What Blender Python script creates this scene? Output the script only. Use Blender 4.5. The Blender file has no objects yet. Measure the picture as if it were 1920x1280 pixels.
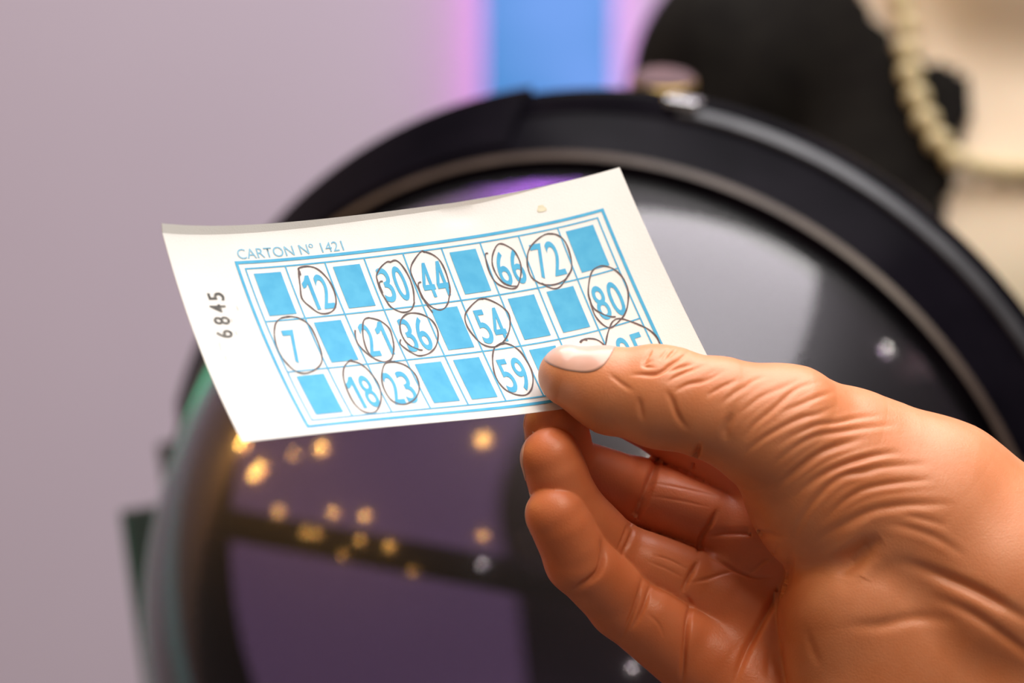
import bpy, bmesh, math, random
import numpy as np
from mathutils import Vector, Matrix

# ------------------------------------------------------------------ camera, world, lights, exposure
scene = bpy.context.scene
COL = scene.collection
F = 5333.333          # focal length in pixels of the 1920x1280 frame (100 mm on 36 mm)
D0 = 0.8167           # distance of the card
H = 1.20              # camera height
MM = D0 / F           # one photo pixel at the card, in metres

cam_data = bpy.data.cameras.new('camera')
cam_data.lens = 100.0
cam_data.sensor_width = 36.0
cam_data.clip_start = 0.05
cam_data.dof.use_dof = True
cam_data.dof.focus_distance = D0 + 0.012
cam_data.dof.aperture_fstop = 6.2
cam_data.dof.aperture_blades = 0
cam = bpy.data.objects.new('camera', cam_data)
COL.objects.link(cam)
cam.location = (0, 0, H)
cam.rotation_euler = (math.radians(90), 0, 0)
scene.camera = cam

world = bpy.data.worlds.new('room_light')
scene.world = world
world.use_nodes = True
wbg = world.node_tree.nodes['Background']
wbg.inputs[0].default_value = (0.84, 0.72, 0.66, 1)
wbg.inputs[1].default_value = 0.07

vs = scene.view_settings
vs.view_transform = 'Standard'
vs.look = 'None'
vs.exposure = 0.0
vs.gamma = 1.0
vs.use_curve_mapping = False


def area_light(name, loc, target, size, size_y, power, color):
    l = bpy.data.lights.new(name, 'AREA')
    l.shape = 'RECTANGLE'
    l.size, l.size_y, l.energy, l.color = size, size_y, power, color
    o = bpy.data.objects.new(name, l)
    COL.objects.link(o)
    o.location = loc
    d = Vector(target) - Vector(loc)
    o.rotation_euler = d.to_track_quat('-Z', 'Y').to_euler()
    return o


def point_light(name, loc, radius, power, color):
    l = bpy.data.lights.new(name, 'POINT')
    l.shadow_soft_size, l.energy, l.color = radius, power, color
    o = bpy.data.objects.new(name, l)
    COL.objects.link(o)
    o.location = loc
    return o


# ceiling light above the group
area_light('ceiling_light', (0.34, 1.02, 2.75), (0.12, 1.0, 1.1), 2.1, 1.7, 66, (1.0, 0.97, 0.95))
# smaller warm fill lamp, added out of view to light the palm
area_light('front_fill_light', (0.62, -0.22, 2.25), (0.12, 0.85, 1.1), 0.55, 0.45, 11.5, (1.0, 0.84, 0.66))
# wash light added out of view to brighten the lilac wall
area_light('wall_wash_light', (-0.5, 1.6, 2.9), (-0.2, 3.0, 1.6), 1.2, 0.6, 5, (1.0, 0.93, 0.98))


# teal spot added out of view to tint the left edge of the globe
sp = bpy.data.lights.new('teal_edge_spot', 'SPOT')
sp.energy, sp.color, sp.spot_size, sp.spot_blend, sp.shadow_soft_size = 7.5, (0.15, 1.0, 0.65), math.radians(40), 0.6, 0.02
spo = bpy.data.objects.new('teal_edge_spot', sp)
COL.objects.link(spo)
spo.location = (-0.62, 1.12, 1.16)
spo.rotation_euler = (Vector((-0.13, 1.27, 1.06)) - spo.location).to_track_quat('-Z', 'Y').to_euler()


# ------------------------------------------------------------------ helpers
def at(u, v, d):
    """photo pixel (1920x1280) at distance d -> world point"""
    return Vector(((u - 960) * d / F, d, H - (v - 640) * d / F))


def mesh_obj(name, verts, faces, material=None, parent=None, smooth=True):
    me = bpy.data.meshes.new(name)
    me.from_pydata([tuple(map(float, v)) for v in verts], [], [tuple(map(int, f)) for f in faces])
    me.update()
    if smooth:
        me.polygons.foreach_set('use_smooth', [True] * len(me.polygons))
    if material:
        me.materials.append(material)
    o = bpy.data.objects.new(name, me)
    COL.objects.link(o)
    if parent:
        o.parent = parent
    return o


def np_mesh(name, verts, quads, material, parent=None):
    """fast mesh from numpy arrays of quads"""
    me = bpy.data.meshes.new(name)
    n, m = len(verts), len(quads)
    me.vertices.add(n)
    me.vertices.foreach_set('co', np.ascontiguousarray(verts, dtype=np.float32).ravel())
    me.loops.add(4 * m)
    me.loops.foreach_set('vertex_index', np.ascontiguousarray(quads, dtype=np.int32).ravel())
    me.polygons.add(m)
    me.polygons.foreach_set('loop_start', np.arange(0, 4 * m, 4, dtype=np.int32))
    try:
        me.polygons.foreach_set('loop_total', np.full(m, 4, dtype=np.int32))
    except Exception:
        pass
    me.update(calc_edges=True)
    me.validate()
    me.polygons.foreach_set('use_smooth', [True] * len(me.polygons))
    if material:
        me.materials.append(material)
    o = bpy.data.objects.new(name, me)
    COL.objects.link(o)
    if parent:
        o.parent = parent
    return o


def empty(name, loc=(0, 0, 0)):
    o = bpy.data.objects.new(name, None)
    COL.objects.link(o)
    o.location = loc
    o.empty_display_size = 0.05
    return o


def tag(o, label=None, cat=None, group=None, kind=None):
    if label:
        o['label'] = label
    if cat:
        o['category'] = cat
    if group:
        o['group'] = group
    if kind:
        o['kind'] = kind
    return o


def adopt(root, *objs):
    """parent world-space meshes to an Empty without moving them"""
    for o in objs:
        o.parent = root
        o.matrix_parent_inverse = Matrix.Translation(-root.location)


def material(name, color, rough=0.5, metallic=0.0, spec=0.5, coat=0.0, sheen=0.0):
    m = bpy.data.materials.new(name)
    m.use_nodes = True
    b = m.node_tree.nodes['Principled BSDF']
    b.inputs['Base Color'].default_value = (*color, 1)
    b.inputs['Roughness'].default_value = rough
    b.inputs['Metallic'].default_value = metallic
    b.inputs['Specular IOR Level'].default_value = spec
    b.inputs['Coat Weight'].default_value = coat
    if sheen:
        b.inputs['Sheen Weight'].default_value = sheen
    return m


def noise_color(m, c1, c2, scale, detail=3.0, lo=0.35, hi=0.65, bump=0.0, bump_scale=None, coord='Object'):
    nt = m.node_tree
    b = nt.nodes['Principled BSDF']
    tc = nt.nodes.new('ShaderNodeTexCoord')
    n = nt.nodes.new('ShaderNodeTexNoise')
    n.inputs['Scale'].default_value = scale
    n.inputs['Detail'].default_value = detail
    nt.links.new(tc.outputs[coord], n.inputs['Vector'])
    r = nt.nodes.new('ShaderNodeValToRGB')
    r.color_ramp.elements[0].position, r.color_ramp.elements[1].position = lo, hi
    r.color_ramp.elements[0].color = (*c1, 1)
    r.color_ramp.elements[1].color = (*c2, 1)
    nt.links.new(n.outputs['Fac'], r.inputs['Fac'])
    nt.links.new(r.outputs['Color'], b.inputs['Base Color'])
    if bump:
        n2 = nt.nodes.new('ShaderNodeTexNoise')
        n2.inputs['Scale'].default_value = bump_scale or scale * 6
        n2.inputs['Detail'].default_value = 4
        nt.links.new(tc.outputs[coord], n2.inputs['Vector'])
        bp = nt.nodes.new('ShaderNodeBump')
        bp.inputs['Strength'].default_value = bump
        bp.inputs['Distance'].default_value = 0.001
        nt.links.new(n2.outputs['Fac'], bp.inputs['Height'])
        nt.links.new(bp.outputs['Normal'], b.inputs['Normal'])
    return r


def lathe(name, profile, axis, center, mat, parent=None, n=160, a0=0.0, a1=2 * math.pi, closed=True, ref=None):
    """revolve (height along axis, radius) points about an axis; closed = profile loops on itself"""
    ax = Vector(axis).normalized()
    e1 = Vector(ref) if ref is not None else Vector((0, 0, 1))
    e1 = (e1 - ax * e1.dot(ax)).normalized()
    e2 = ax.cross(e1)
    full = abs((a1 - a0) - 2 * math.pi) < 1e-6
    cnt = n if full else n + 1
    vs_, fs = [], []
    for i in range(cnt):
        t = a0 + (a1 - a0) * i / n
        d = e1 * math.cos(t) + e2 * math.sin(t)
        for h, r in profile:
            vs_.append(Vector(center) + ax * h + d * r)
    k = len(profile)
    for i in range(n):
        j = (i + 1) % cnt
        for q in range(k if closed else k - 1):
            p = (q + 1) % k
            fs.append((i * k + q, j * k + q, j * k + p, i * k + p))
    if not full and closed:
        fs.append(tuple(range(k))[::-1])
        fs.append(tuple((cnt - 1) * k + q for q in range(k)))
    o = mesh_obj(name, vs_, fs, mat, None)
    bm = bmesh.new()
    bm.from_mesh(o.data)
    bmesh.ops.recalc_face_normals(bm, faces=bm.faces)
    bm.to_mesh(o.data)
    bm.free()
    o.data.polygons.foreach_set('use_smooth', [True] * len(o.data.polygons))
    md = o.modifiers.new('edges', 'EDGE_SPLIT')
    md.split_angle = math.radians(28)
    if parent:
        adopt(parent, o)
    return o


def bar(name, p, q, w, t, mat, parent=None, bevel=0.002, side=(0, 1, 0)):
    """rectangular bar between two points: width w, thickness t (along side)"""
    p, q = Vector(p), Vector(q)
    d = (q - p).normalized()
    s = Vector(side)
    s = (s - d * s.dot(d)).normalized()
    x = d.cross(s)
    vs_ = []
    for c in (p, q):
        for a, b in ((-1, -1), (1, -1), (1, 1), (-1, 1)):
            vs_.append(c + x * (a * w / 2) + s * (b * t / 2))
    fs = [(0, 1, 2, 3), (7, 6, 5, 4), (0, 4, 5, 1), (1, 5, 6, 2), (2, 6, 7, 3), (3, 7, 4, 0)]
    o = mesh_obj(name, vs_, fs, mat, None, smooth=False)
    bm = bmesh.new()
    bm.from_mesh(o.data)
    bmesh.ops.recalc_face_normals(bm, faces=bm.faces)
    if bevel:
        bmesh.ops.bevel(bm, geom=bm.edges[:], offset=bevel, segments=3, affect='EDGES', profile=0.5)
    bm.to_mesh(o.data)
    bm.free()
    if parent:
        adopt(parent, o)
    return o


# ---- implicit surfaces -------------------------------------------------
def smin(a, b, k):
    h = np.maximum(k - np.abs(a - b), 0.0) / k
    return np.minimum(a, b) - h * h * k * 0.25


def cone(P, a, b, ra, rb):
    a = np.asarray(a, np.float32)
    ba = np.asarray(b, np.float32) - a
    L2 = float(ba @ ba) + 1e-12
    pa = P - a
    h = np.clip((pa @ ba) / L2, 0, 1)
    d = pa - h[:, None] * ba
    return np.sqrt(np.einsum('ij,ij->i', d, d)) - (ra + (rb - ra) * h)


def ellipsoid(P, c, r):
    q = (P - np.asarray(c, np.float32)) / np.asarray(r, np.float32)
    k0 = np.sqrt(np.einsum('ij,ij->i', q, q)) + 1e-9
    q2 = q / np.asarray(r, np.float32)
    k1 = np.sqrt(np.einsum('ij,ij->i', q2, q2)) + 1e-9
    return k0 * (k0 - 1.0) / k1


def surface_nets(f, lo, hi, step):
    """quads of the zero surface of f on a grid"""
    ax = [np.arange(lo[i], hi[i] + step, step, dtype=np.float32) for i in range(3)]
    nx, ny, nz = map(len, ax)
    val = np.empty((nx, ny, nz), np.float32)
    yy, zz = np.meshgrid(ax[1], ax[2], indexing='ij')
    yz = np.stack([yy.ravel(), zz.ravel()], 1)
    ch = max(1, 300000 // (ny * nz))
    for i in range(0, nx, ch):
        xs = ax[0][i:i + ch]
        P = np.empty((len(xs), ny * nz, 3), np.float32)
        P[:, :, 0] = xs[:, None]
        P[:, :, 1:] = yz[None]
        val[i:i + ch] = f(P.reshape(-1, 3)).reshape(len(xs), ny, nz)
    ins = val < 0
    c = np.zeros((nx - 1, ny - 1, nz - 1), np.int8)
    for dx in (0, 1):
        for dy in (0, 1):
            for dz in (0, 1):
                c += ins[dx:nx - 1 + dx, dy:ny - 1 + dy, dz:nz - 1 + dz]
    act = (c > 0) & (c < 8)
    idx = -np.ones(act.shape, np.int64)
    cells = np.argwhere(act)
    idx[act] = np.arange(len(cells))
    acc = np.zeros((len(cells), 3), np.float32)
    cnt = np.zeros(len(cells), np.float32)
    cx, cy, cz = cells.T
    corners = [(0, 0, 0), (1, 0, 0), (0, 1, 0), (1, 1, 0), (0, 0, 1), (1, 0, 1), (0, 1, 1), (1, 1, 1)]
    for a in range(8):
        for b in range(a + 1, 8):
            A, B = corners[a], corners[b]
            if sum(abs(A[k] - B[k]) for k in range(3)) != 1:
                continue
            va = val[cx + A[0], cy + A[1], cz + A[2]]
            vb = val[cx + B[0], cy + B[1], cz + B[2]]
            m = (va < 0) != (vb < 0)
            t = np.where(m, va / np.where(m, va - vb, 1), 0)
            for k in range(3):
                acc[:, k] += np.where(m, A[k] + t * (B[k] - A[k]), 0)
            cnt += m
    V = (cells + acc / cnt[:, None]) * step + np.array([ax[0][0], ax[1][0], ax[2][0]], np.float32)
    quads = []
    for d in range(3):
        s0 = [slice(1, -1)] * 3
        s0[d] = slice(0, -1)
        A = ins[tuple(s0)]
        s1 = list(s0)
        s1[d] = slice(1, None)
        B = ins[tuple(s1)]
        e = np.argwhere(A != B)
        off = np.ones(3, int)
        off[d] = 0
        g = e + off
        o1, o2 = [k for k in range(3) if k != d]
        u = np.zeros(3, int); u[o1] = 1
        w = np.zeros(3, int); w[o2] = 1
        q = [idx[tuple((g - u - w).T)], idx[tuple((g - w).T)], idx[tuple(g.T)], idx[tuple((g - u).T)]]
        q = np.stack(q, 1)
        flip = A[tuple(e.T)] == (d == 1)
        q[flip] = q[flip][:, ::-1]
        quads.append(q)
    Q = np.concatenate(quads)
    Q = Q[(Q >= 0).all(1)]
    return V.astype(np.float32), Q


def sdf_grad(f, P, e):
    g = np.empty_like(P)
    for k in range(3):
        d = np.zeros(3, np.float32)
        d[k] = e
        g[:, k] = f(P + d) - f(P - d)
    n = np.linalg.norm(g, axis=1, keepdims=True)
    return g / np.maximum(n, 1e-9)


def project(f, P, e, it=2):
    for _ in range(it):
        P = P - f(P)[:, None] * sdf_grad(f, P, e)
    return P.astype(np.float32)


def subdivide(V, Q):
    n = len(V)
    fc = V[Q].mean(1)
    ed = np.concatenate([Q[:, [0, 1]], Q[:, [1, 2]], Q[:, [2, 3]], Q[:, [3, 0]]])
    key = np.sort(ed, 1)
    code = key[:, 0].astype(np.int64) * n + key[:, 1]
    uq, inv = np.unique(code, return_inverse=True)
    em = (V[uq // n] + V[uq % n]) / 2
    m = len(Q)
    e = [n + inv[i * m:(i + 1) * m] for i in range(4)]
    f = n + len(uq) + np.arange(m)
    newQ = np.concatenate([np.stack([Q[:, i], e[i], f, e[(i + 3) % 4]], 1) for i in range(4)])
    return np.concatenate([V, em, fc]).astype(np.float32), newQ


def catmull(pts, n=8, closed=False):
    p = np.asarray(pts, float)
    out = []
    m = len(p)
    for i in range(m if closed else m - 1):
        if closed:
            a, b, c, d = p[(i - 1) % m], p[i], p[(i + 1) % m], p[(i + 2) % m]
        else:
            a, b, c, d = p[max(i - 1, 0)], p[i], p[i + 1], p[min(i + 2, m - 1)]
        for t in np.linspace(0, 1, n, endpoint=False):
            out.append(0.5 * ((2 * b) + (c - a) * t + (2 * a - 5 * b + 4 * c - d) * t * t + (3 * b - a - 3 * c + d) * t ** 3))
    if not closed:
        out.append(p[-1])
    return np.array(out)


# ------------------------------------------------------------------ the room
wall_m = material('lilac_wall_paint', (0.58, 0.47, 0.57), 0.7, spec=0.2)
noise_color(wall_m, (0.50, 0.445, 0.555), (0.515, 0.46, 0.57), 2.5, bump=0.05, bump_scale=300)
floor_m = material('grey_floor', (0.20, 0.18, 0.18), 0.5)
noise_color(floor_m, (0.17, 0.15, 0.15), (0.23, 0.21, 0.21), 6.0)

WALL_Y = 2.75
wall = bar('wall_back', (-3.2, WALL_Y + 0.05, 1.5), (3.2, WALL_Y + 0.05, 1.5), 3.0, 0.1, wall_m, bevel=0, side=(0, 1, 0))
tag(wall, 'plain lilac painted wall behind the bingo globe', None, kind='structure')
floor = bar('floor', (-3.2, 0.9, -0.05), (3.2, 0.9, -0.05), 3.6, 0.1, floor_m, bevel=0, side=(0, 0, 1))
tag(floor, 'grey floor', None, kind='structure')

# ------------------------------------------------------------------ blue lit column by the wall
panel_frame_m = material('panel_frame', (0.05, 0.06, 0.12), 0.4)
blue_m = bpy.data.materials.new('blue_backlit_fabric')
blue_m.use_nodes = True
nt = blue_m.node_tree
b = nt.nodes['Principled BSDF']
b.inputs['Base Color'].default_value = (0.02, 0.08, 0.2, 1)
b.inputs['Roughness'].default_value = 0.6
tc = nt.nodes.new('ShaderNodeTexCoord')
nz = nt.nodes.new('ShaderNodeTexNoise')
nz.inputs['Scale'].default_value = 7.5
nz.inputs['Detail'].default_value = 1.0
rp = nt.nodes.new('ShaderNodeValToRGB')
rp.color_ramp.elements[0].position, rp.color_ramp.elements[1].position = 0.36, 0.66
rp.color_ramp.elements[0].color = (0.030, 0.24, 0.62, 1)
rp.color_ramp.elements[1].color = (0.17, 0.37, 0.95, 1)
nt.links.new(tc.outputs['Object'], nz.inputs['Vector'])
nt.links.new(nz.outputs['Fac'], rp.inputs['Fac'])
nt.links.new(rp.outputs['Color'], b.inputs['Emission Color'])
b.inputs['Emission Strength'].default_value = 0.72

PD = WALL_Y - 0.075
pl, pr = at(905, 0, PD).x, at(1150, 0, PD).x
cx = (pl + pr) / 2
PZ0, PZ1 = at(0, 330, PD).z, 2.3
panel = empty('light_panel', (cx, PD, (PZ0 + PZ1) / 2))
tag(panel, 'tall blue backlit panel mounted on the lilac wall', 'light panel')
adopt(panel,
      bar('lit_face', (cx, PD - 0.012, PZ0), (cx, PD - 0.012, PZ1), pr - pl, 0.012, blue_m, bevel=0.003),
      bar('housing', (cx, PD + 0.012, PZ0 + 0.002), (cx, PD + 0.012, PZ1 - 0.002), (pr - pl) - 0.004, 0.036, panel_frame_m, bevel=0.004),
      bar('bracket', (cx, PD + 0.052, PZ0 + 0.10), (cx, PD + 0.052, PZ0 + 0.14), 0.08, 0.044, panel_frame_m, bevel=0.002),
      bar('bracket', (cx, PD + 0.052, PZ1 - 0.14), (cx, PD + 0.052, PZ1 - 0.10), 0.08, 0.044, panel_frame_m, bevel=0.002))
# pink strip lights along the back edges of the panel wash the wall
for sx in (-1, 1):
    area_light('pink_strip_light', (cx + sx * ((pr - pl) / 2 - 0.012), PD + 0.04, (PZ0 + PZ1) / 2), (cx + sx * ((pr - pl) / 2 + 0.006), WALL_Y, (PZ0 + PZ1) / 2), 0.012, PZ1 - PZ0 - 0.06, 0.3, (1.0, 0.35, 1.0))
area_light('pink_strip_light', (cx, PD + 0.04, PZ0 + 0.012), (cx, WALL_Y, PZ0 - 0.03), pr - pl - 0.02, 0.012, 0.32, (0.75, 0.3, 1.0))  # added strip, for a purple streak on the wall seen through the dome

# ------------------------------------------------------------------ bingo globe
GD = 1.2
C = at(1129.5, 1149, GD)
th, ph = 0.4338, 0.5005
N_AX = Vector((-math.sin(th) * math.cos(ph), -math.cos(th), -math.sin(th) * math.sin(ph))).normalized()
R_S = 0.1925


def clear_plastic(name, tint, gloss=1.0, rough=0.03):
    m = bpy.data.materials.new(name)
    m.use_nodes = True
    nt = m.node_tree
    nt.nodes.remove(nt.nodes['Principled BSDF'])
    out = nt.nodes['Material Output']
    tr = nt.nodes.new('ShaderNodeBsdfTransparent')
    tr.inputs[0].default_value = (*tint, 1)
    gl = nt.nodes.new('ShaderNodeBsdfGlossy')
    gl.inputs['Color'].default_value = (gloss, gloss, gloss, 1)
    gl.inputs['Roughness'].default_value = rough
    fr = nt.nodes.new('ShaderNodeFresnel')
    # the same reflectance from either face of the thin sheet
    ge = nt.nodes.new('ShaderNodeNewGeometry')
    io = nt.nodes.new('ShaderNodeMapRange')
    io.inputs['To Min'].default_value = 1.5
    io.inputs['To Max'].default_value = 1 / 1.5
    nt.links.new(ge.outputs['Backfacing'], io.inputs['Value'])
    nt.links.new(io.outputs['Result'], fr.inputs['IOR'])
    mx = nt.nodes.new('ShaderNodeMixShader')
    # clear coat reflection plus a faint haze from fine scratches
    sc = nt.nodes.new('ShaderNodeMath')
    sc.operation = 'MULTIPLY_ADD'
    sc.inputs[1].default_value = 0.60
    sc.inputs[2].default_value = 0.026
    nt.links.new(fr.outputs[0], sc.inputs[0])
    dv = nt.nodes.new('ShaderNodeMath')
    dv.operation = 'DIVIDE'
    dv.inputs[0].default_value = 0.026
    nt.links.new(sc.outputs[0], dv.inputs[1])
    nt.links.new(sc.outputs[0], mx.inputs[0])
    nt.links.new(tr.outputs[0], mx.inputs[1])
    g2 = nt.nodes.new('ShaderNodeBsdfGlossy')
    g2.inputs['Color'].default_value = (gloss, gloss, gloss, 1)
    g2.inputs['Roughness'].default_value = 0.42
    gm = nt.nodes.new('ShaderNodeMixShader')
    nt.links.new(dv.outputs[0], gm.inputs[0])
    nt.links.new(gl.outputs[0], gm.inputs[1])
    nt.links.new(g2.outputs[0], gm.inputs[2])
    nt.links.new(gm.outputs[0], mx.inputs[2])
    nt.links.new(mx.outputs[0], out.inputs[0])
    return m


dome_m = clear_plastic('smoked_clear_plastic', (0.66, 0.60, 0.70), 1.0, 0.085)
rear_m = clear_plastic('smoked_clear_plastic_rear', (0.66, 0.60, 0.70), 1.0, 0.085)
black_m = material('black_plastic', (0.012, 0.011, 0.016), 0.22, spec=0.01)
noise_color(black_m, (0.0035, 0.003, 0.005), (0.006, 0.005, 0.008), 30, bump=0.08, bump_scale=400)
green_reflection_m = material('green_reflection', (0.05, 0.26, 0.17), 0.4)  # green reflection put into the arc's own colour
noise_color(green_reflection_m, (0.25, 0.85, 0.66), (0.30, 0.92, 0.74), 40)
highlight_m = material('grey_highlight', (0.20, 0.20, 0.22), 0.5, metallic=0.6)  # grey of the band's highlight, put into the colour
noise_color(highlight_m, (0.05, 0.05, 0.057), (0.065, 0.065, 0.072), 60)
brass_m = material('brass', (0.62, 0.42, 0.12), 0.3, metallic=1.0)
noise_color(brass_m, (0.34, 0.22, 0.05), (0.44, 0.30, 0.09), 50)
pinkmetal_m = material('pale_pink_enamel', (0.60, 0.42, 0.45), 0.6, spec=0.2)
noise_color(pinkmetal_m, (0.09, 0.05, 0.06), (0.13, 0.07, 0.08), 60)
chrome_m = material('pale_steel', (0.75, 0.75, 0.78), 0.25, metallic=0.9)
noise_color(chrome_m, (0.72, 0.72, 0.75), (0.78, 0.78, 0.81), 60)
bronze_m = material('brown_seam', (0.12, 0.085, 0.07), 0.4)
noise_color(bronze_m, (0.055, 0.038, 0.032), (0.075, 0.053, 0.045), 60)

TABLE_Z = C.z - 0.275
globe = empty('bingo_globe', (C.x, C.y, TABLE_Z))
tag(globe, 'large smoked clear bingo globe with a wide black band on a dark stand', 'bingo globe')

arc = [(R_S * math.cos(a), R_S * math.sin(a)) for a in np.linspace(0.012, math.pi / 2 - 0.06, 60)]
inner = [((R_S - 0.003) * math.cos(a), (R_S - 0.003) * math.sin(a)) for a in np.linspace(math.pi / 2 - 0.06, 0.012, 60)]
lathe('front_dome', arc + inner, N_AX, C, dome_m, globe, n=180)
lathe('rear_dome', [(-h, r) for h, r in arc + inner], N_AX, C, rear_m, globe, n=180)
band = lathe('band', [(0.0225, 0.1880), (0.0225, 0.1960), (0.0205, 0.1975), (0.0150, 0.1995), (0.0000, 0.2070), (-0.0080, 0.2110),
                      (-0.0090, 0.2135), (-0.0165, 0.2155), (-0.0175, 0.2175), (-0.0215, 0.2195), (-0.0245, 0.2190), (-0.0245, 0.1880)],
             N_AX, C, black_m, globe, n=220)
lathe('seam', [(0.0222, 0.1962), (0.0232, 0.1968), (0.0210, 0.1992), (0.0195, 0.1985)], N_AX, C, bronze_m, globe, n=200)


def band_angle(u, v, h=-0.0165):
    """angle about the axis at which the band passes photo pixel (u, v)"""
    e1 = Vector((0, 0, 1)); e1 = (e1 - N_AX * e1.dot(N_AX)).normalized()
    e2 = N_AX.cross(e1)
    best = None
    for i in range(1440):
        t = 2 * math.pi * i / 1440
        p = C + N_AX * h + (e1 * math.cos(t) + e2 * math.sin(t)) * 0.216
        q = (960 + F * p.x / p.y, 640 - F * (p.z - H) / p.y)
        d = (q[0] - u) ** 2 + (q[1] - v) ** 2
        if best is None or d < best[0]:
            best = (d, t, p, e1 * math.cos(t) + e2 * math.sin(t))
    return best[1:]


a_clip, p_clip, d_clip = band_angle(1280, 195)
a_right = band_angle(1912, 600)[0]
a_seam = band_angle(985, 178)[0]
a_left = band_angle(560, 420)[0]


def arc_between(a, b):
    while b - a > math.pi: b -= 2 * math.pi
    while b - a < -math.pi: b += 2 * math.pi
    return (a, b) if a < b else (b, a)


s0_, s1_ = arc_between(a_clip, a_right + 0.9 * (1 if arc_between(a_clip, a_right)[1] == a_right else -1))
lathe('highlight_strip', [(-0.0085, 0.2130), (-0.0088, 0.2142), (-0.0160, 0.2162), (-0.0166, 0.2150)], N_AX, C, highlight_m, globe, n=120, a0=s0_, a1=s1_)  # added strip in place of a highlight along the band
s0_, s1_ = arc_between(a_seam, a_left - 0.5 * (1 if a_left < a_seam else -1))
lathe('hinge_cover', [(0.012, 0.2000), (0.0120, 0.2028), (-0.0080, 0.2150), (-0.0200, 0.2222), (-0.0250, 0.2222), (-0.0250, 0.2150)],
      N_AX, C, black_m, globe, n=90, a0=s0_, a1=s1_)
e1_ = (Vector((0, 0, 1)) - N_AX * N_AX.z).normalized()
e2_ = N_AX.cross(e1_)
angs = []
for i in range(720):
    t = 2 * math.pi * i / 720
    p = C + N_AX * 0.024 + (e1_ * math.cos(t) + e2_ * math.sin(t)) * 0.1945
    if 960 + F * p.x / p.y < 470:
        angs.append(t)
s2_, s3_ = min(angs), max(angs)
lathe('green_reflection_arc', [(0.0226, 0.1895), (0.0252, 0.1899), (0.0256, 0.1962), (0.0226, 0.1968)], N_AX, C, green_reflection_m, globe, n=120, a0=s2_, a1=s3_)  # added arc standing in for a green reflection at the left rim
# steel clip and knob on top of the band
tang = N_AX.cross(d_clip).normalized()
pc = p_clip + d_clip * 0.0015
clip = bar('clip', pc - tang * 0.007, pc + tang * 0.007, 0.0115, 0.004, chrome_m, globe, bevel=0.001, side=d_clip)
kp = at(1244, 158, GD + 0.015)
ka = Vector((0.02, -0.40, 0.92)).normalized()
lathe('knob', [(0.0035, 0.0), (0.0035, 0.0125), (0.002, 0.0142), (-0.001, 0.0142), (-0.0025, 0.012), (-0.0025, 0.0)], ka, kp, brass_m, globe, n=48)
lathe('knob_cap', [(0.0036, 0.0), (0.0046, 0.006), (0.0042, 0.0118), (0.0030, 0.0135), (0.0030, 0.0)], ka, kp, pinkmetal_m, globe, n=48)
kb = C - N_AX * 0.0215 + (kp - C).normalized() * 0.215
lathe('knob_stem', [(0.0, 0.004), ((kp - kb).length, 0.004), ((kp - kb).length, 0.0), (0.0, 0.0)], (kp - kb), kb, brass_m, globe, n=24)

# axle through the middle, held by the band
ax_d = Vector((1, 0, -0.154))
ax_d.y = -(N_AX.x * ax_d.x + N_AX.z * ax_d.z) / N_AX.y
ax_d.normalize()
axp = C + Vector((0, 0, 0.0085))
lathe('axle', [(-0.188, 0.0), (-0.188, 0.007), (0.188, 0.0085), (0.188, 0.0)], ax_d, axp, black_m, globe, n=40, closed=False)
# stand: two raked posts either side and a base plate
stand_m = material('dark_stand', (0.022, 0.018, 0.018), 0.45)
noise_color(stand_m, (0.018, 0.015, 0.015), (0.028, 0.023, 0.022), 25)
base_c = Vector((C.x, C.y + 0.09, TABLE_Z + 0.012))
bar('stand_base', base_c - Vector((0.2, 0, 0)), base_c + Vector((0.2, 0, 0)), 0.20, 0.024, stand_m, globe, bevel=0.006, side=(0, 0, 1))
pa, pb = at(268, 952, 1.37), at(331, 828, 1.41)
bar('stand_post', pa, Vector((C.x - 0.17, 1.33, TABLE_Z + 0.02)), 0.021, 0.016, stand_m, globe)
bar('stand_post', pb, Vector((C.x - 0.15, 1.36, TABLE_Z + 0.02)), 0.018, 0.016, stand_m, globe)
bar('stand_post', Vector((C.x + 0.25, 1.41, C.z + 0.03)), Vector((C.x + 0.17, 1.36, TABLE_Z + 0.02)), 0.020, 0.016, stand_m, globe)
bar('stand_yoke', Vector((C.x - 0.20, 1.375, TABLE_Z + 0.14)), Vector((C.x + 0.21, 1.375, TABLE_Z + 0.14)), 0.020, 0.014, stand_m, globe)

# table under the globe
cloth_m = material('dark_table_top', (0.03, 0.025, 0.035), 0.6)
noise_color(cloth_m, (0.025, 0.02, 0.03), (0.04, 0.032, 0.045), 12)
table = empty('table', (C.x, 1.25, 0))
tag(table, 'dark table carrying the bingo globe', 'table')
bar('tabletop', (C.x - 0.6, 1.22, TABLE_Z - 0.015), (C.x + 0.6, 1.22, TABLE_Z - 0.015), 0.46, 0.03, cloth_m, table, bevel=0.004, side=(0, 0, 1))
for sx in (-0.55, 0.55):
    for sy in (-0.19, 0.19):
        bar('leg', (C.x + sx, 1.22 + sy, 0), (C.x + sx, 1.22 + sy, TABLE_Z - 0.03), 0.035, 0.035, stand_m, table)

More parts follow.
